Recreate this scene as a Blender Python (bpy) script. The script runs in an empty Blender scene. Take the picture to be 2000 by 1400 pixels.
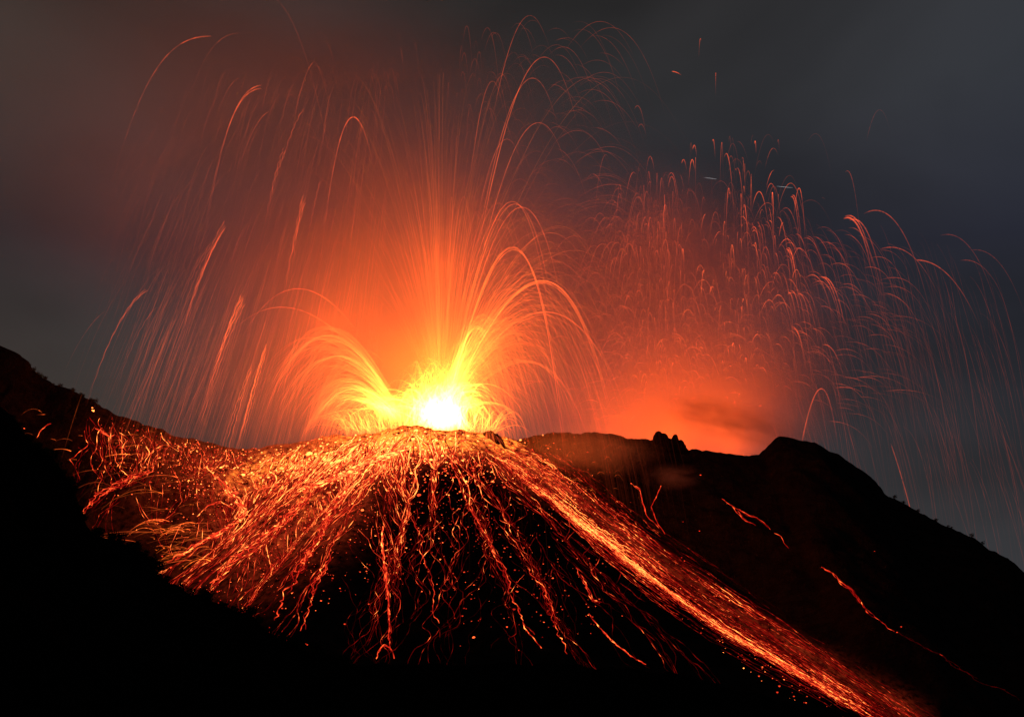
import bpy, math
import numpy as np
from mathutils import Vector

# ------------------------------------------------------------------ camera, world, render, lava light
scene = bpy.context.scene
COL = scene.collection
PITCH = math.radians(16.0)
F = 50.0 / 36.0 * 2000.0            # focal length in source pixels
CAM_Z = 2.0
cam = bpy.data.objects.new('camera', bpy.data.cameras.new('camera'))
COL.objects.link(cam)
cam.location = (0, 0, CAM_Z)
cam.rotation_euler = (math.radians(90) + PITCH, 0, 0)
cam.data.lens = 50.0
cam.data.sensor_width = 36.0
cam.data.clip_end = 40000.0
cam.data.clip_start = 0.3
scene.camera = cam

scene.view_settings.view_transform = 'Standard'
scene.view_settings.look = 'None'
scene.view_settings.exposure = 0.0
scene.view_settings.gamma = 1.0
scene.view_settings.use_curve_mapping = False
scene.render.engine = 'CYCLES'
cy = scene.cycles
cy.max_bounces = 3
cy.diffuse_bounces = 1
cy.glossy_bounces = 1
cy.transmission_bounces = 1
cy.volume_bounces = 0
cy.transparent_max_bounces = 110
cy.volume_max_steps = 64
cy.volume_step_rate = 3.0
cy.use_light_tree = False
cy.use_denoising = True
cy.denoiser = 'OPENIMAGEDENOISE'
cy.caustics_reflective = False
cy.caustics_refractive = False

world = bpy.data.worlds.new('World')
scene.world = world
world.use_nodes = True
nt = world.node_tree
nt.nodes.clear()
def N(t, ntree=None, **kw):
    n = (ntree or nt).nodes.new(t)
    for k, v in kw.items():
        setattr(n, k, v)
    return n
out = N('ShaderNodeOutputWorld')
bg = N('ShaderNodeBackground')
tc = N('ShaderNodeTexCoord')
sep = N('ShaderNodeSeparateXYZ')
nt.links.new(tc.outputs['Generated'], sep.inputs[0])
ramp = N('ShaderNodeValToRGB')               # night air: paler low down, dark above, thin high cloud
mr = N('ShaderNodeMapRange'); mr.inputs[1].default_value = 0.05; mr.inputs[2].default_value = 0.55
nt.links.new(sep.outputs['Z'], mr.inputs[0])
nt.links.new(mr.outputs[0], ramp.inputs[0])
els = ramp.color_ramp.elements
els[0].position = 0.0; els[0].color = (0.050, 0.051, 0.054, 1)
els[1].position = 1.0; els[1].color = (0.026, 0.027, 0.029, 1)
for p, c in ((0.22, (0.040, 0.040, 0.042, 1)), (0.40, (0.027, 0.028, 0.033, 1)), (0.58, (0.017, 0.018, 0.026, 1)), (0.78, (0.024, 0.026, 0.030, 1))):
    e = els.new(p); e.color = c
nz = N('ShaderNodeTexNoise'); nz.inputs['Scale'].default_value = 2.6; nz.inputs['Detail'].default_value = 4.0
nz.inputs['Roughness'].default_value = 0.45; nz.inputs['Distortion'].default_value = 0.4
mp = N('ShaderNodeMapping'); mp.inputs['Scale'].default_value = (1, 1, 2.4); mp.inputs['Location'].default_value = (3.1, 0.2, 0.6)
mp.inputs['Rotation'].default_value = (0, math.radians(22), 0)
nt.links.new(tc.outputs['Generated'], mp.inputs[0]); nt.links.new(mp.outputs[0], nz.inputs['Vector'])
cl = N('ShaderNodeMapRange'); cl.inputs[1].default_value = 0.35; cl.inputs[2].default_value = 0.68; cl.inputs[3].default_value = 0.7; cl.inputs[4].default_value = 1.5
nt.links.new(nz.outputs[0], cl.inputs[0])
mul = N('ShaderNodeVectorMath', operation='SCALE')
nt.links.new(ramp.outputs[0], mul.inputs[0]); nt.links.new(cl.outputs[0], mul.inputs['Scale'])
tx = N('ShaderNodeMapRange'); tx.inputs[1].default_value = -0.4; tx.inputs[2].default_value = 0.4   # ash laden air on the left, clear night on the right
nt.links.new(sep.outputs['X'], tx.inputs[0])
tm = N('ShaderNodeMix'); tm.data_type = 'RGBA'; tm.inputs[6].default_value = (1.45, 1.12, 0.82, 1); tm.inputs[7].default_value = (0.90, 0.95, 1.04, 1)
nt.links.new(tx.outputs[0], tm.inputs[0])
mm_ = N('ShaderNodeVectorMath', operation='MULTIPLY'); nt.links.new(mul.outputs[0], mm_.inputs[0]); nt.links.new(tm.outputs[2], mm_.inputs[1])
nt.links.new(mm_.outputs[0], bg.inputs[0]); bg.inputs[1].default_value = 1.0
nt.links.new(bg.outputs[0], out.inputs[0])
world.cycles.sampling_method = 'NONE'

def P(px, py, Y):
    """World point at distance Y along the view through source pixel (px, py)."""
    cx = (np.asarray(px, float) - 1000) / F
    cz = -(np.asarray(py, float) - 700) / F
    yy = math.cos(PITCH) - cz * math.sin(PITCH)
    zz = math.sin(PITCH) + cz * math.cos(PITCH)
    Y = np.asarray(Y, float)
    s = Y / yy
    return np.stack(np.broadcast_arrays(cx * s, Y, CAM_Z + zz * s), -1)

LAMPS = []
def lamp(name, p, power, radius, color=(1.0, 0.088, 0.003)):
    d = bpy.data.lights.new(name, 'POINT')
    d.energy = power; d.shadow_soft_size = radius; d.color = color
    o = bpy.data.objects.new(name, d); COL.objects.link(o); o.location = p
    LAMPS.append(o)
    return o
# glow of the molten rock at each mouth; higher lamps added to spread it
lamp('lava_light', P(866, 792, 402), 1.7e5, 2.5)
lamp('lava_light', P(770, 812, 400), 0.7e5, 2.0)
lamp('lava_light', P(835, 690, 405), 0.5e5, 8.0)
lamp('lava_light', P(870, 520, 408), 0.2e5, 9.0)
lamp('lava_light', P(640, 640, 405), 0.26e5, 9.0)
lamp('lava_light', P(1205, 868, 600), 1.3e5, 12.0)
lamp('lava_light', P(1310, 874, 600), 1.7e5, 12.0)
lamp('lava_light', P(1290, 740, 600), 0.25e5, 18.0)
lamp('lava_light', P(1290, 430, 590), 0.3e5, 16.0)
lamp('lava_light', P(1430, 872, 600), 1.7e5, 12.0)

# ------------------------------------------------------------------ helpers
rng = np.random.default_rng(7)

def _hash(ix, iy, seed):
    h = (ix.astype(np.int64) * 374761393 + iy.astype(np.int64) * 668265263 + seed * 2147483647) & 0xFFFFFFFF
    h = ((h ^ (h >> 13)) * 1274126177) & 0xFFFFFFFF
    return ((h ^ (h >> 16)) & 0xFFFF) / 65535.0
def vnoise(x, y, seed=0):
    x = np.asarray(x, float); y = np.asarray(y, float)
    ix = np.floor(x); iy = np.floor(y); fx = x - ix; fy = y - iy
    fx = fx * fx * (3 - 2 * fx); fy = fy * fy * (3 - 2 * fy)
    a = _hash(ix, iy, seed); b = _hash(ix + 1, iy, seed); c = _hash(ix, iy + 1, seed); d = _hash(ix + 1, iy + 1, seed)
    return (a * (1 - fx) + b * fx) * (1 - fy) + (c * (1 - fx) + d * fx) * fy - 0.5
def fbm(x, y, octs=4, seed=0, gain=0.5):
    s = 0; a = 1.0
    for k in range(octs):
        s = s + a * vnoise(x * 2 ** k + 17.3 * k, y * 2 ** k - 9.1 * k, seed + k); a *= gain
    return s

def new_mesh(name, verts, faces, mat=None, smooth=True, colors=None, parent=None, heat=None):
    verts = np.asarray(verts, np.float32); faces = np.asarray(faces, np.int32)
    me = bpy.data.meshes.new(name)
    nv, (nf, k) = len(verts), faces.shape
    me.vertices.add(nv); me.vertices.foreach_set('co', verts.ravel())
    me.loops.add(nf * k); me.loops.foreach_set('vertex_index', faces.ravel())
    me.polygons.add(nf)
    me.polygons.foreach_set('loop_start', np.arange(0, nf * k, k, dtype=np.int32))
    me.polygons.foreach_set('loop_total', np.full(nf, k, np.int32))
    me.polygons.foreach_set('use_smooth', np.full(nf, smooth, bool))
    if colors is not None:
        a = me.attributes.new('Col', 'FLOAT_COLOR', 'POINT')
        c = np.ones((nv, 4), np.float32); c[:, :3] = colors
        a.data.foreach_set('color', c.ravel())
    if heat is not None:
        a = me.attributes.new('molten', 'FLOAT', 'POINT')
        a.data.foreach_set('value', np.asarray(heat, np.float32))
    me.update(calc_edges=True)
    if mat: me.materials.append(mat)
    o = bpy.data.objects.new(name, me); COL.objects.link(o)
    if parent: o.parent = parent
    return o

def tag(o, label=None, cat=None, group=None, kind=None):
    if label: o['label'] = label
    if cat: o['category'] = cat
    if group: o['group'] = group
    if kind: o['kind'] = kind
    return o

def grid_faces(nx, ny):
    i = np.arange(nx * ny).reshape(ny, nx)
    return np.stack([i[:-1, :-1], i[:-1, 1:], i[1:, 1:], i[1:, :-1]], -1).reshape(-1, 4)

# ------------------------------------------------------------------ materials
def mat_new(name):
    m = bpy.data.materials.new(name); m.use_nodes = True; m.node_tree.nodes.clear(); return m
def mat_lava(name, additive, strength=1.0):
    m = mat_new(name); t = m.node_tree
    o = N('ShaderNodeOutputMaterial', t); e = N('ShaderNodeEmission', t); a = N('ShaderNodeAttribute', t)
    a.attribute_name = 'Col'; e.inputs[1].default_value = strength
    t.links.new(a.outputs['Color'], e.inputs[0])
    if additive:                                  # thin glowing spray: what is behind shines through
        tr = N('ShaderNodeBsdfTransparent', t); ad = N('ShaderNodeAddShader', t)
        t.links.new(e.outputs[0], ad.inputs[0]); t.links.new(tr.outputs[0], ad.inputs[1]); t.links.new(ad.outputs[0], o.inputs[0])
    else:
        t.links.new(e.outputs[0], o.inputs[0])
    m.cycles.emission_sampling = 'NONE'
    return m
M_SPRAY = mat_lava('lava_spray', True)
M_FLOW = mat_lava('molten_lava', False)

def mat_rock(name, c0=(0.006, 0.0057, 0.0055), c1=(0.016, 0.0145, 0.014), scale=0.25, hot=False):
    m = mat_new(name); t = m.node_tree
    o = N('ShaderNodeOutputMaterial', t); b = N('ShaderNodeBsdfPrincipled', t)
    tc = N('ShaderNodeTexCoord', t); n1 = N('ShaderNodeTexNoise', t); n1.inputs['Scale'].default_value = scale
    n1.inputs['Detail'].default_value = 8; n1.inputs['Roughness'].default_value = 0.65
    t.links.new(tc.outputs['Object'], n1.inputs['Vector'])
    r = N('ShaderNodeValToRGB', t); r.color_ramp.elements[0].color = (*c0, 1); r.color_ramp.elements[1].color = (*c1, 1)
    r.color_ramp.elements[0].position = 0.35; r.color_ramp.elements[1].position = 0.68
    t.links.new(n1.outputs[0], r.inputs[0]); t.links.new(r.outputs[0], b.inputs['Base Color'])
    b.inputs['Roughness'].default_value = 0.92
    b.inputs['Specular IOR Level'].default_value = 0.0
    n2 = N('ShaderNodeTexNoise', t); n2.inputs['Scale'].default_value = scale * 4; n2.inputs['Detail'].default_value = 6
    t.links.new(tc.outputs['Object'], n2.inputs['Vector'])
    bp = N('ShaderNodeBump', t); bp.inputs['Strength'].default_value = 0.8; bp.inputs['Distance'].default_value = 1.0
    t.links.new(n2.outputs[0], bp.inputs['Height']); t.links.new(bp.outputs[0], b.inputs['Normal'])
    if hot:                                       # cracked crust: molten rock shows in patches and veins where heat is high
        a = N('ShaderNodeAttribute', t); a.attribute_name = 'molten'
        n3 = N('ShaderNodeTexNoise', t); n3.inputs['Scale'].default_value = 0.55; n3.inputs['Detail'].default_value = 7; n3.inputs['Roughness'].default_value = 0.7
        t.links.new(tc.outputs['Object'], n3.inputs['Vector'])
        mr = N('ShaderNodeMapRange', t); mr.inputs[1].default_value = 0.36; mr.inputs[2].default_value = 0.72
        t.links.new(n3.outputs[0], mr.inputs[0])
        mu = N('ShaderNodeMath', t, operation='MULTIPLY'); t.links.new(mr.outputs[0], mu.inputs[0]); t.links.new(a.outputs['Fac'], mu.inputs[1])
        cr = N('ShaderNodeValToRGB', t); cr.color_ramp.elements[0].color = (0, 0, 0, 1); cr.color_ramp.elements[1].color = (1.9, 0.46, 0.05, 1)
        e1 = cr.color_ramp.elements.new(0.25); e1.color = (0.28, 0.022, 0.006, 1)
        e2 = cr.color_ramp.elements.new(0.6); e2.color = (0.9, 0.15, 0.02, 1)
        t.links.new(mu.outputs[0], cr.inputs[0]); em = N('ShaderNodeEmission', t); t.links.new(cr.outputs[0], em.inputs[0])
        sh = N('ShaderNodeAddShader', t); t.links.new(b.outputs[0], sh.inputs[0]); t.links.new(em.outputs[0], sh.inputs[1])
        m.cycles.emission_sampling = 'NONE'
    t.links.new((sh if hot else b).outputs[0], o.inputs[0])
    return m
M_ROCK = mat_rock('black_basalt', hot=True)
M_CRAG = mat_rock('dark_crag_rock', scale=0.9)
M_SOIL = mat_rock('dark_soil', (0.003, 0.003, 0.003), (0.007, 0.0065, 0.006), 0.5)
M_LEAF = mat_rock('dark_leaves', (0.02, 0.03, 0.012), (0.05, 0.07, 0.025), 2.0)

# ------------------------------------------------------------------ terrain
CX, CY = float(P(850, 850, 400)[0]), 400.0
ZT = float(P(850, 848, 385)[2])
def crest_fn(pts, Y):
    pts = np.array(pts, float)
    w = P(pts[:, 0], pts[:, 1], Y)
    return w[:, 0], w[:, 2]
LX, LZ = crest_fn([(-700, 300), (-300, 560), (-60, 655), (0, 675), (30, 686), (58, 705), (62, 716), (105, 752), (145, 764), (188, 784), (194, 792),
                   (240, 812), (300, 835), (350, 850), (400, 863), (450, 872), (500, 875), (560, 868), (620, 855), (660, 850), (800, 860), (1000, 900), (1300, 1200), (2000, 1800)], 440.0)
RX, RZ = crest_fn([(-800, 1900), (300, 1300), (700, 1000), (950, 862), (1080, 846), (1165, 843), (1220, 852), (1275, 863), (1300, 868), (1345, 880), (1400, 885), (1450, 886), (1482, 884),
                   (1500, 868), (1520, 857), (1545, 856), (1590, 866), (1640, 888), (1690, 925), (1712, 940), (1722, 958), (1760, 980), (1820, 1010), (1880, 1040),
                   (1925, 1068), (2000, 1112), (2300, 1290), (3000, 1700)], 520.0)

def smax(a, b, k):
    h = np.clip(0.5 + 0.5 * (a - b) / k, 0, 1)
    return b * (1 - h) + a * h + k * h * (1 - h)

MOUNDS = []   # (x, y, rx, ry, height)
def H0(x, y):
    x = np.asarray(x, float); y = np.asarray(y, float)
    dx, dy = x - CX, y - CY
    th = np.arctan2(dy, dx)
    r = np.hypot(dx, dy) + 1e-6
    right = 0.5 + 0.5 * np.cos(th)
    s = 0.80 * (1 - right) + 0.665 * right
    s = s + 0.02 * np.sin(-th)
    r0 = 25 - 1.0 * np.cos(th) + 3 * vnoise(th * 2.2 + 9, r * 0 + 3.3, 5)
    t = np.maximum(0, r - r0 + 2.5)
    slope = s * (np.sqrt((t - 5) ** 2 * 0 + t * t + 3) - 1.732)
    cone = ZT + 1.2 - 0.05 * r - slope
    cone = cone - 3.5 * np.exp(-(r / 9.0) ** 2)
    gul = fbm(th * 9.0, r * 0.012, 3, 31) * np.clip((r - 20) / 50, 0, 1) * 5.0
    cone = cone + gul
    lc = np.interp(x, LX, LZ)
    left = lc - np.where(y < 440, 0.80 * (440 - y), 0.55 * (y - 440)) + fbm(x * 0.06, y * 0.05, 3, 77) * 9 * np.clip(np.abs(440 - y) / 18, 0, 1)
    rc = np.interp(x, RX, RZ)
    right_m = rc - np.where(y < 520, 0.70 * (520 - y), 0.9 * (y - 520)) + fbm(x * 0.035 + y * 0.02, y * 0.03, 3, 91) * 10 * np.clip(np.abs(520 - y) / 30, 0, 1)
    z = smax(smax(cone, left, 2.0), right_m, 2.0)
    z = np.maximum(z, 0.0)
    return z
def H(x, y):
    z = H0(x, y)
    for (mx, my, rx, ry, h) in MOUNDS:
        d = ((x - mx) / rx) ** 2 + ((y - my) / ry) ** 2
        z = z + h * np.exp(-d)
    z = z + fbm(np.asarray(x) * 0.16, np.asarray(y) * 0.16, 4, 3, 0.55) * 1.5
    return z

YS = np.arange(235, 530, 0.8)
def cast(px, py, Hf=None):
    """Where the view through source pixels meets the volcano's surface."""
    px = np.atleast_1d(np.asarray(px, float)); py = np.atleast_1d(np.asarray(py, float))
    W = P(px[:, None], py[:, None], YS[None, :])
    hz = (Hf or H)(W[..., 0], W[..., 1])
    below = hz >= W[..., 2]
    k = np.argmax(below, 1); ok = below.any(1)
    p = W[np.arange(len(px)), k]
    k1 = np.maximum(k - 1, 0)
    a = (W[np.arange(len(px)), k1, 2] - hz[np.arange(len(px)), k1]); b = hz[np.arange(len(px)), k] - W[np.arange(len(px)), k, 2]
    f = np.where(a + b > 1e-6, a / np.maximum(a + b, 1e-6), 0)[:, None]
    p = W[np.arange(len(px)), k1] * (1 - f) + p * f
    return p, ok
for (px, py, rx, ry, h) in ((432, 992, 7.5, 8, 10), (318, 962, 7.5, 9, 7), (372, 1035, 6, 7, 5), (245, 1010, 7, 8, 6), (806, 884, 3.0, 3.5, 3.2)):
    p, ok = cast([px], [py], H0)
    MOUNDS.append((p[0, 0], p[0, 1] + 2, rx, ry, h))

def heat_at(px, py):
    """How much of the ground is covered in molten crust, from its place on the cone."""
    def g(x0, y0, sx, sy, rot=0.0):
        c, s = math.cos(rot), math.sin(rot)
        u = (px - x0) * c + (py - y0) * s; v = -(px - x0) * s + (py - y0) * c
        return np.exp(-(u / sx) ** 2 - (v / sy) ** 2)
    h = 1.2 * g(690, 888, 220, 30, -0.14) + 2.0 * g(850, 856, 150, 24) + 0.7 * g(520, 930, 110, 45, -0.5) + 0.2 * g(370, 890, 130, 35, 0.2)
    h = h + 0.06 * g(290, 1000, 130, 50, -0.6) + 0.18 * g(440, 1050, 120, 40, -0.6) + 0.6 * g(1010, 900, 90, 30, 0.5) + 0.55 * g(620, 990, 160, 60, -0.7)
    ex = np.array([1010., 1120, 1260, 1420, 1600, 1850]); ey = np.array([890., 965, 1075, 1190, 1295, 1430])
    d = (py - np.interp(px, ex, ey)) / (14 + (px - 1000) * .022)
    h = h + 0.17 * np.exp(-d * d) * np.clip((px - 960) / 80, 0, 1) * np.clip((1840 - px) / 60, 0, 1)
    return h * (0.7 + 1.1 * np.clip(fbm(px * .02, py * .03, 3, 12) + .4, 0, 1))

# ground sheet to the horizon
g = new_mesh('ground', [(-15000, -3000, -0.5), (15000, -3000, -0.5), (15000, 30000, -0.5), (-15000, 30000, -0.5)], [(0, 1, 2, 3)], M_SOIL)
tag(g, kind='structure')

xs = np.concatenate([np.arange(-420, -160, 5.0), np.arange(-160, 215, 0.75), np.arange(215, 560, 5.0)])
ys = np.concatenate([np.arange(180, 235, 4.0), np.arange(235, 535, 0.85), np.arange(535, 760, 5.0)])
X, Yg = np.meshgrid(xs, ys)
Z = H(X, Yg) - 0.4 * (H0(X, Yg) <= 0)
edge = (Yg > 230) & (X > -165) & (X < 220)
Z = Z + edge * fbm(X * 0.9, Yg * 0.9, 2, 13) * 0.35
v = np.stack([X, Yg, Z], -1).reshape(-1, 3)
cyy = v[:, 1] * math.cos(PITCH) + (v[:, 2] - CAM_Z) * math.sin(PITCH)
czz = -v[:, 1] * math.sin(PITCH) + (v[:, 2] - CAM_Z) * math.cos(PITCH)
vpx = 1000 + v[:, 0] / cyy * F; vpy = 700 - czz / cyy * F
heat = heat_at(vpx, vpy) * (v[:, 1] < 455)
vol = new_mesh('volcano_slopes', v, grid_faces(len(xs), len(ys)), M_ROCK, heat=heat)
tag(vol, kind='structure')

# foreground hill, unlit and black
FPX = [(-900, 330), (-300, 610), (-60, 752), (0, 790), (28, 812), (60, 850), (95, 885), (130, 925), (148, 958), (152, 985), (165, 1018), (200, 1038), (240, 1052), (290, 1080), (312, 1112),
       (350, 1140), (375, 1157), (440, 1180), (495, 1192), (520, 1222), (545, 1238), (600, 1262), (680, 1284), (760, 1292), (900, 1290), (1050, 1288), (1200, 1296), (1300, 1302), (1400, 1325),
       (1480, 1348), (1560, 1372), (1650, 1398), (1760, 1450), (2100, 1560), (3200, 1900)]
FY = 115.0
FXc, FZc = crest_fn(FPX, FY)
def HF(x, y):
    c = np.interp(x, FXc, FZc)
    d = y - FY
    z = c - np.where(d < 0, np.minimum(0.30 * (-d), 0.30 * 200), 0.5 * d)
    z = z + fbm(x * 0.25, y * 0.25, 3, 55) * 1.6 * np.clip(np.abs(d) / 8, 0, 1) + fbm(x * 0.8, y * 0.8 + 3, 3, 56) * 0.55
    near = np.clip((y - 12) / 30, 0, 1)
    return np.maximum(z * near - 0.3, -0.6 )
xs = np.concatenate([np.arange(-160, -60, 2.0), np.arange(-60, 60, 0.35), np.arange(60, 160, 2.0)])
ys = np.concatenate([np.arange(6, 95, 2.0), np.arange(95, 125, 0.35), np.arange(125, 200, 2.5)])
X, Yg = np.meshgrid(xs, ys)
fg = new_mesh('foreground_hill', np.stack([X, Yg, HF(X, Yg)], -1).reshape(-1, 3), grid_faces(len(xs), len(ys)), M_SOIL)
tag(fg, kind='structure')

#@@LAVA@@
# ------------------------------------------------------------------ molten strands
def heat_color(h):
    """Colour of glowing rock: dull red, orange, yellow as h goes 0..1."""
    h = np.clip(np.asarray(h, float), 0, 1)
    k = np.array([0.0, 0.3, 0.6, 0.85, 1.0])
    return np.stack([np.interp(h, k, [0.8, 1, 1, 1, 1]), np.interp(h, k, [0.075, 0.10, 0.15, 0.28, 0.42]), np.interp(h, k, [0.026, 0.020, 0.016, 0.030, 0.09])], -1)

def surf(h, I):
    """Light of lava on the ground: the hotter it is the brighter and the yellower."""
    T = np.clip(np.asarray(I) * (0.5 + 2.6 * np.clip(h, 0, 1.2)), 0, 5)
    return np.stack([T, 0.047 * T ** 2.0, 0.008 * T + 0.007 * T * T], -1)

class Strands:
    """Collects tapering tubes; every strand is (points, radii, colours)."""
    def __init__(s): s.items = []
    def add(s, p, r, c):
        if len(p) >= 2: s.items.append((np.asarray(p, float), np.asarray(r, float), np.asarray(c, float)))
    def build(s, name, mat, items=None, sides=3, center=False):
        V, Fc, Cc = [], [], []; base = 0
        for p, r, c in (s.items if items is None else items):
            n = len(p)
            t = np.gradient(p, axis=0); t /= np.linalg.norm(t, axis=1, keepdims=True) + 1e-9
            a = np.cross(t, (0.13, 1.0, 0.21)); a /= np.linalg.norm(a, axis=1, keepdims=True) + 1e-9
            b = np.cross(t, a)
            for k in range(sides):
                w = 2 * math.pi * k / sides
                V.append(p + (a * math.cos(w) + b * math.sin(w)) * r[:, None])
                Cc.append(c)
            i = np.arange(n - 1)
            for k in range(sides):
                k2 = (k + 1) % sides
                Fc.append(np.stack([base + k * n + i, base + k * n + i + 1, base + k2 * n + i + 1, base + k2 * n + i], -1))
            base += n * sides
        V = np.concatenate(V)
        o0 = V.mean(0) if center else np.zeros(3)
        o = new_mesh(name, V - o0, np.concatenate(Fc), mat, colors=np.concatenate(Cc))
        if center: o.location = o0
        return o

PXM = 0.145      # metres per source pixel at the main vent

def arc(x0, y0, xa, ya, Y0, Y1, t0=0.0, t1=2.4, n=46, k=0.35, w=2.2, e=0.3, heat=0.5, decay=0.4, wob=0.0, apexb=0.0, fin=0.15, fout=0.3, bead=0.25, r_=rng, ground=True, e0=None):
    t = np.linspace(t0, t1, n)
    gx = (1 - np.exp(-k * t)) / (1 - math.exp(-k))
    px = x0 + (xa - x0) * gx
    py = ya + (y0 - ya) * (1 - t) ** 2
    Y = Y0 + (Y1 - Y0) * gx / 2
    if wob:
        ph = r_.uniform(0, 6.28); fr = r_.uniform(9, 16)
        px = px + wob * np.sin(t * fr * 2 + ph); 
    p = P(px, py, Y)
    keep = np.ones(n, bool)
    if ground:
        hz = H(p[:, 0], p[:, 1]); under = (p[:, 2] < hz) & (t > 0.25)
        if under.any():
            j = int(np.argmax(under)); keep[j + 1:] = False
    p = p[keep]; t = t[keep]
    m = len(p)
    if m < 3: return None
    u = (t - t0) / max(t1 - t0, 1e-6)
    inten = np.exp(-decay * t) * (1 + apexb * np.exp(-((t - 1) / 0.18) ** 2))
    inten = inten * np.clip((u) / max(fin, 1e-3), 0.05 if fin > 0.02 else 1, 1) * np.clip((1 - u) / max(fout, 1e-3), 0.0, 1)
    inten = inten * (1 + bead * r_.standard_normal(m)).clip(0.25, 2)
    hh = np.clip(heat * np.exp(-0.35 * t), 0, 1)
    c = heat_color(hh) * (e * inten)[:, None]
    wm = w * (Y[:m] / 400) * PXM / 2
    r = wm * (1 - 0.25 * u)
    return p, r, c

def fall(xt, yt, xe, ye, Y0, Y1, a=.4, w=1.6, e=.1, heat=.35, fin=.12, fout=.5, wob=0.0, bead=.3, n=34, r_=rng):
    """The falling half of a strand's flight, from its tip down to where it fades or lands."""
    s = np.linspace(0, 1, n)
    px = xt + (xe - xt) * s ** (0.75 + .25 * a); py = yt + (ye - yt) * (a * s + (1 - a) * s * s)
    if wob: px = px + wob * np.sin(s * r_.uniform(35, 60) + r_.uniform(0, 6)) 
    p = P(px, py, Y0 + (Y1 - Y0) * s)
    hz = H(p[:, 0], p[:, 1]); under = p[:, 2] < hz
    m = int(np.argmax(under)) + 1 if under.any() else n
    if m < 4: return None
    p = p[:m]; u = s[:m]
    I = e * np.clip(u / max(fin, 1e-3), .3, 1) * np.clip((1 - u) / fout, 0, 1) * (1 + bead * r_.standard_normal(m)).clip(.25, 2)
    return p, w * p[:, 1] / 400 * PXM / 2 * (1.1 - .5 * u), heat_color(heat - .15 * u) * I[:, None]

def G(m, s): return float(rng.normal(m, s))
def U(a, b): return float(rng.uniform(a, b))

def family(n, fn):
    S = Strands()
    for _ in range(n):
        a = fn()
        if a is not None: S.add(*a)
    return S

# --- the countless spray of each mouth
def f_left():
    q = U(0, 1) ** 0.8
    ang = U(-1, 1)
    xa = 742 - 120 * q + 22 * ang; ya = 800 - 150 * q - 14 * ang + G(0, 8)
    return arc(G(782, 6), G(815, 6), xa, ya, G(400, 2), G(395, 22), w=U(1.5, 2.4), e=U(0.10, 0.34) * (1.3 - 0.5 * q), heat=U(0.6, 0.95) - 0.1 * q, decay=0.85, n=40, k=0.25)
def f_left_low():
    q = U(0, 1)
    return arc(G(770, 14), G(820, 6), 765 - 95 * q, 800 - 55 * q * U(0.4, 1.2), G(400, 2), G(392, 14), w=U(1.6, 3), e=U(0.15, 0.5), heat=U(0.7, 1), decay=0.7, n=26)
def f_right_fan():
    q = U(0, 1)
    xa = 885 + 60 * q + G(0, 14); ya = 770 - 145 * q + G(0, 14)
    return arc(G(866, 7), G(812, 6), xa, ya, G(402, 2), G(400, 18), w=U(1.6, 2.8), e=U(0.12, 0.42), heat=U(0.75, 1), decay=0.95, n=40, k=0.2)
def f_right_mid():
    q = U(0, 1)
    xa = 930 + 110 * q + G(0, 22); ya = 770 - 250 * q ** 0.9 * U(0.55, 1.0) + G(0, 14)
    return arc(G(870, 7), G(812, 6), xa, ya, G(402, 2), G(395, 30), w=U(1.3, 2.2), e=U(0.05, 0.24), heat=U(0.55, 0.85), decay=0.75, n=46, k=0.25)
def f_right_high():
    q = U(0, 1)
    xa = 905 + 200 * q + G(0, 30); ya = 560 - 190 * U(0, 1) ** 1.2 + 80 * q
    return arc(G(868, 6), G(812, 6), xa, ya, G(402, 2), G(390, 60), w=U(1.0, 1.7), e=U(0.04, 0.17), heat=U(0.45, 0.7), decay=0.55, n=50, k=0.35, fout=0.6)
def f_fan_up():
    q = abs(G(0, .62)); sgn = -1 if U(0, 1) < 0.55 else 1
    ya = 700 - 560 * U(0, 1) ** 1.5
    spread = (810 - ya) * 0.36 * q * sgn
    return arc(G(862, 7), G(812, 5), 862 + spread - (810 - ya) * 0.03, ya, G(402, 2), G(402, 40), t1=U(0.85, 1.8), w=U(.8, 1.4), e=.02 + .17 * U(0, 1) ** 2.5, heat=U(0.5, 0.8), decay=1.1, n=40, k=0.3, fout=0.5)
def f_core():
    a = U(-1, 1)
    return arc(G(846, 32), G(828, 7), 855 + 55 * a + G(0, 12), 690 + 110 * U(0, 1) ** .6, G(401, 2), G(400, 12), w=U(1.8, 3.6), e=U(0.25, 0.8), heat=U(0.8, 1), decay=0.9, n=22)
def f_tongue():
    return arc(G(864, 26), G(838, 6), 862 + G(0, 42), 745 + 55 * U(0, 1) ** .7, G(398, 4), G(394, 10), t1=1.9, w=U(2.5, 6), e=U(0.7, 1.9), heat=1.0, decay=0.7, n=18)
def f_curtain():
    xt = 230 + 530 * U(0, 1) ** .62; yt = 110 + 640 * U(0, 1) ** .8
    lo = 640 - 1.35 * xt                     # the veil's upper left limit
    if yt < lo: yt = lo + U(0, 250)
    L = U(90, 430) * (.6 + .4 * yt / 700)
    sl = np.interp(xt, [200, 450, 650, 760], [.46, .36, .2, .08]) * U(.8, 1.15)
    return fall(xt, yt, xt - sl * L, yt + L, G(400, 25), G(400, 55), a=np.clip(yt / 700 + G(0, .15), .15, 1), w=U(.9, 1.7), e=(.014 + .065 * U(0, 1) ** 2.4 * (.5 + .6 * yt / 560)) * min(1, .35 + (xt - 200) / 330), heat=U(.15, .5), fin=.3)
def f_curtain_low():
    xt = U(330, 740); yt = U(480, 760); L = U(100, 350)
    sl = np.interp(xt, [200, 450, 650, 760], [.4, .32, .22, .12]) * U(.8, 1.2)
    return fall(xt, yt, xt - sl * L, yt + L, G(400, 20), G(395, 40), a=.7, w=U(.9, 1.7), e=.03 + .08 * U(0, 1) ** 2, heat=U(.2, .55), fin=.3)
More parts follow.
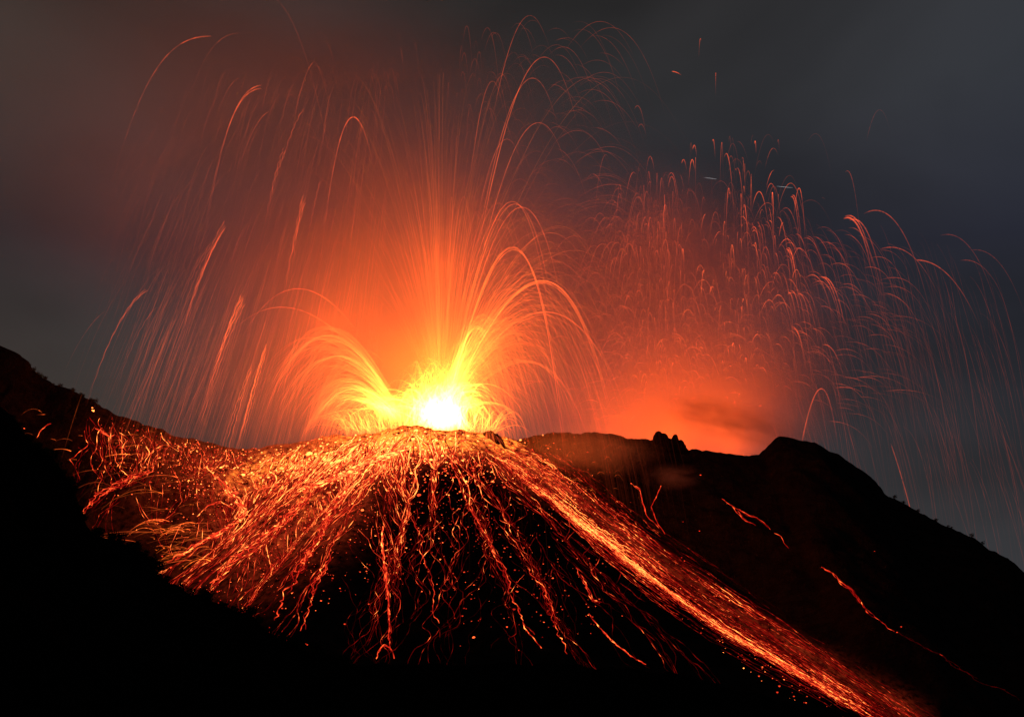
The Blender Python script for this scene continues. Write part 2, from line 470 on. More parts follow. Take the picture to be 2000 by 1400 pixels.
def f_sky_faint():
    xa = U(900, 1230); ya = U(40, 420)
    return arc(868, 812, xa * 0.9 + 90, ya, 402, G(400, 60), t0=U(0.7, 1.0), t1=U(1.1, 1.5), k=0.5, w=U(1.1, 1.7), e=U(0.02, 0.09), heat=0.35, decay=0.1, n=24, fin=0.3, fout=0.5)
def f_arch_faint():
    xa = U(560, 980); ya = U(60, 560)
    return arc(860 + (xa - 860) * 0.75, ya + 260, xa, ya, 402, G(400, 40), t0=U(0.4, 0.75), t1=U(1.15, 1.5), w=U(1.1, 1.6), e=U(0.02, 0.07), heat=0.35, decay=0.1, n=22, fin=0.4, fout=0.5)

Y2 = 580.0
def f_lobe():
    a = rng.beta(2.2, 1.6)
    ya = 300 + 520 * a + G(0, 10)
    c = 1270 + (ya - 300) * 0.02
    xa = c + G(0, 1) * (40 + 55 * a)
    return arc(G(1290 + 0.25 * (xa - 1290), 22), 872, xa, ya, Y2, G(Y2, 26), t0=U(0.62, 0.95), t1=U(1.1, 1.8), k=0.3, w=U(1.0, 1.7), e=.025 + .2 * U(0, 1) ** 3, heat=U(0.05, 0.4), decay=0.2, apexb=0.7, n=26, fin=0.3, fout=0.5)
def f_lobe_side():
    a = U(0, 1); sgn = -1 if U(0, 1) < 0.7 else 1
    ya = 420 + 400 * a
    return arc(1310, 872, 1300 + sgn * U(40, 170), ya, Y2, G(Y2, 26), t0=U(0.6, 0.95), t1=U(1.1, 1.7), k=0.3, w=U(1.0, 1.6), e=U(0.02, 0.09), heat=U(0.2, 0.45), decay=0.2, n=24, fin=0.4, fout=0.5)
def f_right_up():
    ya = 250 + 550 * rng.beta(1.7, 1.3); xa = G(1440, 34 + 40 * U(0, 1))
    return arc(1425 + (xa - 1425) * 0.4 + G(0, 30) * (885 - ya) / 500, 885, xa, ya, Y2, G(Y2, 20), t0=1 - .4 * U(.1, 1) ** 1.5, t1=1 + .6 * U(.08, 1) ** 1.6, k=0.3, w=U(.8, 1.7), e=0.02 + 0.30 * U(0, 1) ** 3.5, heat=U(0.3, 0.6), decay=0.1, apexb=1.2, n=24, fin=0.3, fout=0.5)
def f_right_fall():
    q = U(0, 1) ** 1.25
    xa = 1450 + 300 * q + G(0, 18); ya = 400 + U(-20, 360) * U(.5, 1.1) + 90 * q
    return arc(1430, 885, xa - 10, ya, Y2, G(Y2, 30), t0=U(0.86, 1.02), t1=U(1.3, 2.0), k=U(.5, 1.1), w=U(.8, 1.8), e=.02 + .22 * U(0, 1) ** 2.5 * (1.1 - 0.6 * q), heat=U(0.25, 0.55), decay=0.55, apexb=1.3, n=36, fin=0.15, fout=0.7)
def f_right_veil():
    xt = 1480 + 480 * U(0, 1); yt = 420 + 430 * U(0, 1) + max(0, xt - 1700) * .35; L = U(120, 420)
    return fall(xt, yt, xt + L * U(.12, .34), yt + L, G(Y2, 20), G(Y2, 30), a=U(.15, .8), w=U(.9, 1.5), e=.008 + .035 * U(0, 1) ** 2, heat=.2, fin=.3)
def f_low():
    x0 = U(675, 968); h = U(12, 78) * (1.15 - abs(x0 - 830) / 260)
    return arc(x0, G(850, 5), x0 + (x0 - 840) * U(0, .35) + G(0, 6), 846 - h, G(389, 3), G(380, 12), w=U(1.4, 2.6), e=U(.2, .8) * (1.6 - abs(x0 - 850) / 160), heat=U(.8, 1), decay=.7, n=16)

fams = [
    ('lava_spray', 'fine yellow spray of molten lava arching left from the left mouth of the main vent', f_left, 300, 12, 'lava_arc', 'thin orange lava arc in the left arching spray bundle of the main vent', 'lava arcs bending left from the main vent'),
    ('lava_spray', 'short bright yellow spray low over the left part of the crater rim', f_left_low, 320, 0, None, None, None),
    ('lava_spray', 'dense yellow spray fanning up and right from the white hot vent', f_right_fan, 330, 0, None, None, None),
    ('lava_spray', 'orange lava spray curving down right of the white hot vent', f_right_mid, 420, 20, 'lava_arc', 'orange lava arc curving down right of the white hot vent', 'lava arcs curving right of the main vent'),
    ('lava_spray', 'loose spray of high orange arcs right of the main vent', f_right_high, 150, 20, 'lava_arc', 'high wide orange lava arc among the loose arcs right of the main vent', 'high lava arcs right of the main vent'),
    ('lava_spray', 'near vertical fan of fine orange lava lines above the main vent', f_fan_up, 900, 0, None, None, None),
    ('lava_spray', 'low yellow sheet of spatter all along the crater mouth', f_low, 480, 0, None, None, None),
    ('lava_spray', 'pale yellow low fountain over the crater mouth', f_core, 420, 0, None, None, None),
    ('lava_fountain', 'white hot lava fountain bursting low from the main vent', f_tongue, 420, 0, None, None, None),
    ('lava_spray', 'faint red veil of falling lava left of the main vent', f_curtain, 1150, 40, 'lava_streak', 'long faint red lava streak falling steeply in the veil left of the main vent', 'lava streaks falling left of the main vent'),
    ('lava_spray', 'fine reddish lava rain coming down on the left rim of the cone', f_curtain_low, 420, 0, None, None, None),
    ('lava_spray', 'faint thin arcs high in the sky between the two fountains', f_sky_faint, 130, 0, None, None, None),
    ('lava_spray', 'faint small arches high over the main vent', f_arch_faint, 140, 0, None, None, None),
    ('lava_spray', 'dense red cloud of tiny lava arches over the second vent', f_lobe, 1150, 0, None, None, None),
    ('lava_spray', 'faint red lava arches on both sides of the second fountain', f_lobe_side, 320, 0, None, None, None),
    ('lava_spray', 'short upright red lava dashes above the notch of the right ridge', f_right_up, 380, 20, 'lava_streak', 'short upright red lava dash among those above the notch of the right ridge', 'upright lava dashes over the right ridge'),
    ('lava_spray', 'orange lava arcs falling right of the second fountain', f_right_fall, 340, 40, 'lava_arc', 'orange lava arc falling to the right behind the right ridge', 'lava arcs falling behind the right ridge'),
    ('lava_spray', 'faint grey red veil of lava falling at the far right', f_right_veil, 420, 0, None, None, None),
]
for nm, lab, fn, n, k, nm1, lab1, grp1 in fams:
    S = family(n, fn)
    sc_ = [float(c.max(1).mean()) * float(np.linalg.norm(np.diff(p, axis=0), axis=1).sum()) for p, r, c in S.items]
    order = np.argsort(sc_)[::-1]
    if k:
        for j in order[:k]:
            o = S.build(nm1, M_SPRAY, [S.items[j]], sides=4, center=True)
            tag(o, lab1, nm1.replace('_', ' '), grp1)
    tag(S.build(nm, M_SPRAY, [S.items[j] for j in order[k:]]), lab, 'lava spray', kind='stuff')

S_ = Strands()
for _ in range(26):
    q_ = U(-1, 1); a_ = fall(955 + 16 * q_, 846 + 6 * abs(q_) + G(0, 2), 957 + 34 * q_, 880 + G(0, 5), 379, 375.5, a=.8, w=U(.9, 1.6), e=U(.06, .3), heat=U(.1, .5), fin=.1, fout=.5, n=12)
    if a_: S_.add(*a_)
tag(S_.build('lava_spray', M_SPRAY), 'thin red lava threads raining down the face of the ribbed rock cone on the right crater rim', 'lava spray', kind='stuff')

# --- arcs one can follow by eye in the photograph
def bundle(args, m, spread, **kw):
    out_ = []
    for _ in range(m):
        a = dict(args); dx, dy = G(0, spread), G(0, spread * 0.8)
        a['xa'] = a['xa'] + dx; a['ya'] = a['ya'] + dy
        s = arc(**a)
        if s: out_.append(s)
    return out_
def traced(label, x0, y0, xa, ya, Y0=401, Y1=401, m=1, spread=2.0, **kw):
    kw['w'] = kw.get('w', 2) * (.72 if m > 1 else .85); kw['e'] = kw.get('e', .3) * .85
    a = dict(x0=x0, y0=y0, xa=xa, ya=ya, Y0=Y0, Y1=Y1, **kw)
    items = bundle(a, m, spread) if m > 1 else [x for x in [arc(**a)] if x]
    if not items: print('EMPTY', label); return
    o = Strands().build('lava_arc', M_SPRAY, items, sides=4, center=True)
    tag(o, label, 'lava arc')
T = traced
V1 = (868, 812); VL = (785, 812)
T('narrow tall red lava arch peaking upper left of the main vent', 790, 812, 690, 229, w=2.6, e=.42, heat=.35, decay=.25, apexb=.8, t0=.62, t1=1.75, k=.1, fin=.3, fout=.5, Y1=380)
T('bold orange arch peaking right of the yellow fan and ending far down right', 872, 805, 1058, 548, w=3.4, e=.55, heat=.62, decay=.25, t1=2.0, m=3, spread=2.5, fin=.01, Y1=380)
T('thick orange arch directly above the bold arch right of the main vent', 872, 805, 1000, 484, w=2.8, e=.5, heat=.6, decay=.35, t1=2.2, m=3, spread=4, Y1=390)
T('broad orange arch crowned at mid height right of the main vent', 872, 805, 1008, 395, w=2.4, e=.42, heat=.5, decay=.4, t1=1.9, m=3, spread=6, k=.3)
T('tallest thin arc leaning right above the main vent', 880, 805, 1035, 31, w=1.8, e=.22, heat=.4, decay=.5, t0=.5, t1=1.25, k=.3, fout=.5)
T('tall orange arc with its crown in dark sky between the fountains', 880, 805, 1063, 112, w=2.2, e=.36, heat=.45, decay=.35, t0=.25, t1=1.45, k=.3, fout=.5)
T('orange arc crowned just below the tall arc between the fountains', 880, 805, 1040, 153, w=2.0, e=.3, heat=.45, decay=.4, t0=.3, t1=1.4, k=.3, fout=.5)
T('orange arc third below the tallest arc right of the main vent', 880, 805, 1052, 240, w=2.0, e=.32, heat=.45, decay=.4, t0=.3, t1=1.4, k=.3, fout=.5)
T('small rounded arc above the main vent near the edge of dark sky', 875, 805, 962, 159, w=1.8, e=.22, heat=.4, decay=.4, t0=.45, t1=1.35, k=.3, fout=.5)
T('small arc under the rounded one above the main vent', 875, 805, 990, 272, w=1.8, e=.26, heat=.4, decay=.4, t0=.45, t1=1.4, k=.3, fout=.5)
T('long flat orange arch reaching toward the right fountain', 872, 805, 1075, 455, w=2.0, e=.3, heat=.5, decay=.35, t1=1.6, k=.3, fout=.5)
T('long low orange arch over the right shoulder of the cone', 872, 800, 1065, 607, w=2.2, e=.4, heat=.55, decay=.3, t0=.3, t1=1.9, k=.2, m=2, spread=4)
T('low yellow orange arch ending on the right shoulder of the cone', 878, 812, 1025, 708, w=2.4, e=.4, heat=.62, decay=.4, t1=2.2, m=3, spread=6)
T('bright yellow arch at the top of the yellow fan', 872, 812, 932, 640, w=3.6, e=.8, heat=.9, decay=.45, t1=1.6, k=.15, m=3, spread=2)
T('pale orange arch just outside the top of the yellow fan', 872, 812, 938, 615, w=3.0, e=.4, heat=.8, decay=.5, t1=1.5, k=.15, m=3, spread=3)
T('big open arch left of the main vent above the left bundle', 790, 812, 582, 564, w=2.4, e=.38, heat=.5, decay=.25, t0=.35, t1=1.7, k=.2, fout=.5, Y1=390)
T('flatter open arch left of the main vent below the big one', 788, 812, 550, 600, w=2.2, e=.36, heat=.5, decay=.25, t0=.35, t1=1.6, k=.2, fout=.5, Y1=390)
T('upper bright arch of the left arching bundle', 785, 812, 640, 660, w=2.8, e=.5, heat=.65, decay=.35, t1=2.0, m=4, spread=5, k=.2)
T('middle bright arch of the left arching bundle', 785, 812, 655, 700, w=2.8, e=.55, heat=.7, decay=.35, t1=2.1, m=4, spread=6, k=.2)
T('lower yellow arch of the left arching bundle', 782, 815, 690, 755, w=3.4, e=.7, heat=.88, decay=.4, t1=2.2, m=5, spread=6, k=.2)
T('single small arch looping over the left bundle', 800, 812, 712, 684, w=1.8, e=.35, heat=.55, decay=.1, t0=.5, t1=1.7, k=.1)
def FS(label, xt, yt, xe, ye, m=1, spread=3, **kw):
    kw['w'] = kw.get('w', 1.6) * .82; kw['e'] = kw.get('e', .1) * .85
    its = [fall(xt + (G(0, spread) if k_ else 0), yt + (G(0, spread * 3) if k_ else 0), xe + (G(0, spread * 1.6) if k_ else 0), ye + (G(0, spread * 5) if k_ else 0), 400, kw.get('Y1', 390), **{a_: b_ for a_, b_ in kw.items() if a_ != 'Y1'}) for k_ in range(m)]
    its = [x for x in its if x]
    if not its: print('EMPTY', label); return
    tag(Strands().build('lava_streak', M_SPRAY, its, sides=4, center=True), label, 'lava streak')
FS('highest beaded streak at far left with a thick bright tip', 412, 71, 215, 375, a=.05, w=2.8, e=.26, heat=.3, fin=.01, fout=.95, bead=.45)
FS('thin streak curving down just right of the highest beaded streak', 467, 65, 355, 245, a=.1, w=1.6, e=.10, fin=.05, fout=.8)
FS('beaded streak with a thick tip below and right of the highest one', 509, 173, 395, 480, a=.12, w=3.0, e=.26, heat=.35, fin=.01, fout=.9, bead=.45, m=2, spread=1.2)
FS('streak with a pointed tip left of the narrow tall arch', 612, 122, 560, 330, a=.4, w=1.8, e=.16, fin=.02, fout=.8)
FS('wavy streak falling left of the narrow tall arch', 594, 212, 530, 400, a=.6, w=2, e=.17, fin=.05, fout=.7, wob=1.2)
FS('streak under the thick tipped one in the middle of the left veil', 524, 219, 455, 380, a=.4, w=1.8, e=.14, fin=.03, fout=.7)
FS('short streak between the two thick tipped ones', 467, 153, 415, 260, a=.35, w=1.7, e=.12, fin=.05, fout=.7)
FS('twisted streak in the middle of the veil below the wavy one', 558, 293, 515, 450, a=.7, w=2.2, e=.16, wob=1.3, fin=.03, m=2, spread=2)
FS('thick twisted orange streak falling in the lower left veil', 476, 582, 385, 850, a=.75, w=2.2, e=.26, heat=.42, wob=1.0, fin=.02, fout=.7, m=6, spread=2.5)
FS('thick twisted orange streak upper left of the lower one in the veil', 439, 446, 345, 690, a=.7, w=2.2, e=.2, heat=.35, wob=1.0, fin=.02, fout=.7, m=5, spread=3)
FS('thin twisted streak just left of the thick twisted pair', 412, 475, 330, 660, a=.7, w=1.8, e=.14, heat=.3, wob=1.0, fin=.03, fout=.7, m=2, spread=3)
FS('thick twisted streak high in the middle of the veil', 596, 388, 550, 600, a=.8, w=2.0, e=.2, heat=.35, wob=1.2, fin=.02, fout=.7, m=4, spread=2.5)
FS('slim twisted streak right of the high one in the veil', 625, 355, 592, 520, a=.8, w=1.8, e=.16, heat=.35, wob=1.0, fin=.03, fout=.7)
FS('bright low orange streak reaching the left rim of the cone', 520, 672, 462, 885, a=.85, w=2.2, e=.34, heat=.5, wob=.8, fin=.05, fout=.3, m=4, spread=2)
FS('second low orange streak next to the one reaching the left rim', 492, 718, 432, 900, a=.85, w=2.0, e=.26, heat=.5, wob=.8, fin=.05, fout=.3, m=3, spread=2)
FS('streak at the left end of the veil falling toward the dark ridge', 288, 567, 165, 800, a=.5, w=2.2, e=.2, heat=.35, wob=.8, fin=.05, fout=.8, m=2, spread=1.5)
FS('second streak right of the one at the left end of the veil', 305, 600, 215, 800, a=.6, w=1.8, e=.13, heat=.3, wob=.8, fin=.05, fout=.8)
FS('faint streak at the far left end of the veil', 205, 608, 120, 740, a=.6, w=1.8, e=.07, heat=.1, fin=.1, fout=.8)
FS('long faint streak crossing the dark left wall below the skyline', 160, 770, 118, 905, a=.9, w=2.4, e=.06, heat=.6, fin=.2, fout=.6, Y1=398)
T('faint thin line crossing down from the top edge left of centre', 300, 900, 520, -8, w=1.5, e=.07, heat=.2, decay=.0, t0=1.0, t1=1.95, k=.05, fin=.05, fout=.5, ground=False)
V2 = dict(Y0=Y2, Y1=Y2)
R = lambda lab, xa, ya, w=2.0, e=.3, x0=1430, t0=.9, t1=1.5, **kw: traced(lab, x0, 885, xa, ya, Y0=Y2, Y1=kw.pop('Y1', Y2), w=w, e=e, t0=t0, t1=t1, heat=kw.pop('heat', .42), k=kw.pop('k', .6), apexb=kw.pop('apexb', .6), decay=kw.pop('decay', .7), fin=kw.pop('fin', .15), fout=kw.pop('fout', .6), **kw)
R('highest slim lava loop above the right fountain', 1368, 76, e=.22, w=2, x0=1390, t0=.93, t1=1.22)
R('slim lava loop right of and below the highest loop', 1398, 143, e=.22, w=2, x0=1400, t0=.95, t1=1.25)
R('short slanted dash left of the two slim high loops', 1312, 140, e=.3, w=2.4, x0=1100, t0=1.0, t1=1.10, k=.2, fin=.1, decay=.1)
R('thin wide loop at the upper left of the right fountain', 1245, 207, e=.14, w=2, x0=1180, t0=.9, t1=1.3, k=.2)
R('thin loop under the wide one at the upper left of the right fountain', 1252, 243, e=.12, w=1.8, x0=1190, t0=.9, t1=1.2, k=.2)
R('bright hairpin lava loop standing alone right of the fountain top', 1475, 276, e=.42, w=2.4, x0=1462, t0=.9, t1=1.2)
R('dim hairpin loop right of the bright hairpin loop', 1520, 273, e=.1, w=1.8, x0=1505, t0=.9, t1=1.2)
R('bright loop on the upper rim of the red lava cloud', 1356, 284, e=.4, w=2.4, x0=1320, t0=.88, t1=1.2)
R('bright loop left of the uppermost rim loop', 1335, 312, e=.35, w=2.2, x0=1290, t0=.88, t1=1.2)
R('bright loop just right of the uppermost rim loop', 1393, 273, e=.35, w=2.2, x0=1370, t0=.92, t1=1.25)
R('large loop inside the red lava cloud', 1312, 345, e=.3, w=2.2, x0=1275, t0=.8, t1=1.45, k=.1)
R('tightly curled bright loop standing right of the red cloud', 1545, 383, e=.42, w=3, x0=1490, t0=.95, t1=1.45, m=2, spread=2)
R('faint wide arch in the dark sky at the far right', 1718, 215, e=.05, w=1.8, x0=1630, t0=.7, t1=1.25, k=.1)
R('thin arch above the thick far right arc', 1655, 334, e=.16, w=1.8, x0=1590, t0=.93, t1=1.5, k=.3)
R('thick bright arc curving down far right of the right fountain', 1655, 426, e=.42, w=3.4, x0=1500, t0=.93, t1=1.5, m=4, spread=5)
R('wide smooth arc outermost at the upper right', 1710, 411, e=.28, w=2.4, x0=1480, t0=.88, t1=1.7, k=.4)
R('wide arc under the outermost smooth arc', 1740, 483, e=.26, w=2.2, x0=1480, t0=.9, t1=1.5, k=.4)
R('arc with a bright blunt start at the right of the right fountain', 1790, 508, e=.34, w=2.4, x0=1500, t0=1.0, t1=1.6, k=.4, fin=.03)
R('bright curled arc with its head near the middle of the right fountain', 1537, 488, e=.5, w=3, x0=1480, t0=.95, t1=1.5, m=3, spread=4)
R('curled arc head just left of the bright curled arc', 1515, 495, e=.3, w=2.2, x0=1480, t0=.95, t1=1.35)
R('bright blunt headed arc below and right of the curled arc', 1608, 541, e=.5, w=3.2, x0=1480, t0=.97, t1=1.6, m=2, spread=2.5)
R('bright hooked loop at the right edge of the orange glow', 1391, 560, e=.5, w=2.6, x0=1365, t0=.8, t1=1.15, m=2, spread=2, k=.1)
R('small hooked loop above the bright hooked one', 1365, 520, e=.3, w=2.2, x0=1340, t0=.85, t1=1.15, k=.1)
R('arc with a bright head below the curled arc', 1540, 570, e=.45, w=2.6, x0=1480, t0=.97, t1=1.5, m=2, spread=3)
R('arc starting right of the low bright headed arc', 1560, 573, e=.35, w=2.4, x0=1480, t0=.95, t1=1.6)
R('arc with a bright head low over the right ridge', 1545, 640, e=.45, w=2.6, x0=1480, t0=.97, t1=1.6, m=2, spread=3)
R('lower bright arc head right of the ridge glow', 1610, 673, e=.35, w=2.4, x0=1500, t0=.95, t1=1.6)
R('complete arch standing on the ridge right of the notch', 1604, 759, e=.26, w=2.4, x0=1562, t0=.0, t1=2.0, k=.2, decay=.1, fin=.1)
R('far right wide faint arc high over the sea side', 1850, 458, e=.13, w=2, x0=1600, t0=.93, t1=1.7, k=.5)
R('second faint arc below the far right wide one', 1905, 488, e=.10, w=2, x0=1650, t0=.95, t1=1.6, k=.5)
R('third faint arc lowest of the far right ones', 1885, 508, e=.12, w=2, x0=1640, t0=.95, t1=1.4, k=.5)
R('orange streak coming down on the skyline of the right slope', 1600, 680, e=.15, w=2.4, x0=1430, t0=1.95, t1=2.35, k=.15, decay=.05, fin=.1, fout=.2, Y1=560, apexb=0)

# ------------------------------------------------------------------ lava on the slopes
def walk(starts, steps, step=0.9, noise=0.5, inertia=0.6, down=1.0, seed=1, wander=0.08):
    """Many blobs run downhill at once; returns the paths they leave, a little above the ground."""
    r2 = np.random.default_rng(seed)
    p = starts[:, :2].copy(); n = len(p)
    d = np.zeros((n, 2)); path = [p.copy()]; ph = r2.uniform(0, 100, n)
    for s in range(steps):
        e = 0.8
        gx = (H(p[:, 0] + e, p[:, 1]) - H(p[:, 0] - e, p[:, 1])) / (2 * e)
        gy = (H(p[:, 0], p[:, 1] + e) - H(p[:, 0], p[:, 1] - e)) / (2 * e)
        gd = -np.stack([gx, gy], -1); gd /= np.linalg.norm(gd, axis=1, keepdims=True) + 1e-6
        w = vnoise(ph, np.full(n, s * 0.28), 5) * noise * 2.4 + vnoise(ph, np.full(n, s * wander), 8) * noise * 2
        perp = np.stack([-gd[:, 1], gd[:, 0]], -1)
        nd = gd * down + perp * w[:, None]
        d = d * inertia + nd * (1 - inertia) * 1.6
        d /= np.maximum(np.linalg.norm(d, axis=1, keepdims=True), 1.0)
        p = p + d * step
        path.append(p.copy())
    path = np.stack(path, 1)
    z = H(path[..., 0], path[..., 1]) + 0.28
    return np.concatenate([path, z[..., None]], -1)

def runs(name, starts, steps, lens, e, w, heat, seed, label=None, kind='stuff', fade=1.0, bead=0.95, singles=0, slabel=None, sgroup=None, sname='lava_rivulet', gapmin=.12, **kw):
    r2 = np.random.default_rng(seed + 1000)
    paths = walk(starts, steps, seed=seed, **kw)
    items = []
    for i in range(len(paths)):
        L = int(np.clip(lens(r2), 4, steps))
        p = paths[i, :L]
        u = np.linspace(0, 1, L)
        I = e(r2) * (1 - u * fade * 0.8) * np.exp(bead * r2.standard_normal(L) - bead * bead * 0.3) * np.where(r2.random(L) > .9, 2.6, .8)
        I = I * (0.55 + 0.9 * np.clip(vnoise(u * L * 0.13 + i * 7.7, u * 0, 3) + 0.5, 0, 1))
        I = I * np.clip(2.2 * vnoise(u * L * .07 + i * 3.3, u * 0 + .5, 9) + .75, gapmin, 1.3)
        I[-1] *= 0.3
        c = surf(heat(r2) * (1 - 0.35 * u), 2.1 * I)
        ww = w(r2) * 0.46 * PXM / 2 * (0.7 + 0.9 * r2.random(L) ** 2) * (1 - 0.35 * u) * (paths[i, 0, 1] / 400)
        items.append((p, ww, c))
    if singles:
        sc_ = [c.max(1).sum() for p, r, c in items]
        order = np.argsort(sc_)[::-1]
        for j in order[:singles]:
            tag(Strands().build(sname, M_FLOW, [items[j]], sides=4, center=True), slabel, sname.replace('_', ' '), sgroup)
        items = [items[j] for j in order[singles:]]
    if items:
        o = Strands().build(name, M_FLOW, items)
        tag(o, label, 'lava flow', kind=kind)
        return o

def pix_starts(pxs, pys):
    p, ok = cast(pxs, pys); return p[ok]
r3 = np.random.default_rng(21)
def band(n, pts, jx, jy, pw=1.0):
    pts = np.array(pts, float); t = r3.random(n) ** pw * (len(pts) - 1)
    x = np.interp(t, range(len(pts)), pts[:, 0]) + r3.normal(0, jx, n); y = np.interp(t, range(len(pts)), pts[:, 1]) + r3.normal(0, jy, n)
    return pix_starts(x, y)
Ur = lambda a, b: (lambda r: r.uniform(a, b))
LN = lambda m, s: (lambda r: m * math.exp(r.normal(0, s)))

# left flank of the cone: dense streams running down left
runs('lava_streams', band(420, [(500, 960), (580, 930), (680, 905), (780, 890)], 28, 14), 110, LN(30, .5), LN(.34, .9), Ur(1.1, 2.6), Ur(.45, .85), 11, 'crowded orange lava streams covering the left flank of the cone', noise=.45)
runs('lava_streams', band(330, [(420, 1060), (500, 1010), (580, 980), (680, 950)], 34, 22), 90, LN(26, .5), LN(.28, .6), Ur(1.2, 2.4), Ur(.25, .5), 12, 'red lava streams fanning over the lower left flank of the cone', noise=.4)
runs('lava_streams', band(300, [(560, 905), (660, 888), (760, 868), (840, 858)], 34, 14), 60, LN(14, .5), LN(.8, .6), Ur(2.4, 5.0), Ur(.7, 1.0), 13, 'bright yellow lava streams just below the left rim', noise=.35)
# front of the cone: winding rivulets
runs('lava_streams', band(150, [(640, 930), (760, 895), (880, 880), (1000, 890)], 24, 12), 120, LN(22, .5), LN(.36, .7), Ur(1.5, 3), Ur(.4, .75), 14, 'short winding orange lava streams under the front rim of the cone', noise=.5, inertia=.5,
     singles=24, slabel='winding orange lava rivulet among those running down from the front rim of the cone', sgroup='winding lava rivulets under the front rim')
runs('lava_streams', band(210, [(560, 1010), (680, 1000), (800, 980), (900, 970), (1010, 990)], 38, 42), 170, LN(30, .7), LN(.12, 1.0), Ur(.8, 1.9), Ur(.2, .5), 15, 'thin red lava streams on the dark front slope', noise=.75, inertia=.4, wander=.2, bead=1.2,
     singles=80, slabel='thin winding red lava rivulet on the black front slope of the cone', sgroup='thin red lava rivulets on the front slope')
runs('lava_streams', band(75, [(950, 960), (1050, 1050), (1150, 1120)], 40, 40), 120, LN(40, .5), LN(.055, .7), Ur(1.2, 2.2), Ur(.15, .4), 16, 'dim dark red lava streams on the lower right front of the cone', noise=.6, inertia=.5,
     singles=25, slabel='dim dark red lava rivulet on the lower right front slope of the cone', sgroup='dim lava rivulets on the lower right front')

# right avalanche of glowing debris, between its two edges down the flank
EA = np.array([(985, 866), (1080, 880), (1150, 925), (1215, 985), (1290, 1035), (1400, 1110), (1520, 1190), (1640, 1270), (1800, 1385), (1900, 1450)], float)
EB = np.array([(930, 880), (985, 915), (1040, 955), (1120, 1020), (1200, 1085), (1300, 1160), (1400, 1230), (1520, 1300), (1640, 1370), (1720, 1420)], float)
def slide(n, uf, t0f, tlf, e, w, heat, seed, jit=2.0, bead=.7, u_jit=0.03):
    r2 = np.random.default_rng(seed); items = []
    for i in range(n):
        u = uf(r2); t0 = t0f(r2); t1 = min(1, t0 + tlf(r2))
        m = int(8 + (t1 - t0) * 190)
        t = np.linspace(t0, t1, m) * (len(EA) - 1)
        k = np.arange(len(EA))
        uu = u + u_jit * vnoise(t * 1.3 + i * 3.1, t * 0, 2) * 2
        A = np.stack([np.interp(t, k, EA[:, 0]), np.interp(t, k, EA[:, 1])], -1); B = np.stack([np.interp(t, k, EB[:, 0]), np.interp(t, k, EB[:, 1])], -1)
        q = A * (1 - uu[:, None]) + B * uu[:, None]
        q[:, 1] += vnoise(t * 6 + i, t * 0, 4) * jit * 2
        p, ok = cast(q[:, 0], q[:, 1])
        if not ok.all() : 
            p = p[ok]
            if len(p) < 4: continue
        mm = len(p); jump = np.linalg.norm(np.diff(p, axis=0), axis=1)
        if jump.max() > 14:
            p = p[:int(np.argmax(jump > 14)) + 1]; mm = len(p)
            if mm < 4: continue
        p = p.copy(); p[:, 2] = H(p[:, 0], p[:, 1]) + 0.3
        v_ = np.linspace(0, 1, mm)
        gl = 1.3 - 0.85 * (t[:mm] / (len(EA) - 1))
        I = e(r2) * gl * np.clip(1.0 + 2.2 * vnoise(t[:mm] * 1.6 + 20, t[:mm] * 0 + u * 6, 44), .2, 1.8) * (.4 + .65 * min(u, 1)) * np.exp(bead * r2.standard_normal(mm) - .1) * np.clip(v_ / .08, .1, 1) * np.clip((1 - v_) / .2, 0.05, 1)
        items.append((p, w(r2) * .42 * PXM / 2 * (0.7 + 0.6 * r2.random(mm)) * p[:, 1] / 400, surf(heat(r2) * gl, 2.0 * I)))
    return items
av = bpy.data.objects.new('lava_avalanche', None); COL.objects.link(av); av.location = P(1300, 1080, 380)
tag(av, 'wide orange avalanche of glowing debris running down the right flank of the cone', 'lava avalanche')
def av_part(name, items, kind=None, label=None):
    o = Strands().build(name, M_FLOW, items); o.parent = av; o.matrix_parent_inverse = av.matrix_world.inverted(); 
    o.location = -av.location; o.matrix_parent_inverse.identity()
    if kind: o['kind'] = kind
    if label: o['label'] = label
av_part('debris_sheet', slide(900, lambda r: r.beta(1.5, .95) * 1.02, lambda r: .02 + r.random() ** .9 * .88, lambda r: r.uniform(.02, .16), LN(.22, 1.0), Ur(1.0, 2.2), Ur(.12, .5), 31, jit=3, u_jit=.05), 'stuff')
av_part('bright_core', slide(150, lambda r: r.normal(.93, .035), lambda r: .13 + r.random() * .7, lambda r: r.uniform(.03, .16), LN(.45, .8), Ur(1.6, 3.0), Ur(.4, .8), 32, u_jit=.02), 'stuff', 'yellow orange core stream along the lower edge')
av_part('debris_fringe', slide(60, lambda r: 1.0 + abs(r.normal(0, .16)), lambda r: .25 + r.random() * .6, lambda r: r.uniform(.03, .16), LN(.2, .6), Ur(1.2, 2.4), Ur(.2, .45), 33), 'stuff')

# left basin behind the cone
runs('lava_streams', band(230, [(190, 840), (270, 850), (350, 868), (430, 888), (520, 888)], 26, 20), 70, LN(15, .5), LN(.17, .95), Ur(1.2, 2.6), Ur(.3, .7), 41, 'small orange lava streams on the back wall left of the cone', noise=.9, inertia=.5,
     singles=20, slabel='small wavy orange lava rivulet on the back wall left of the cone', sgroup='lava rivulets on the left back wall')
runs('lava_streams', band(200, [(200, 950), (320, 930), (430, 930), (470, 990)], 45, 30), 60, LN(18, .5), LN(.11, .95), Ur(1.0, 2.2), Ur(.2, .5), 42, 'curling orange lava streams around the dark mounds in the left basin', noise=.5)
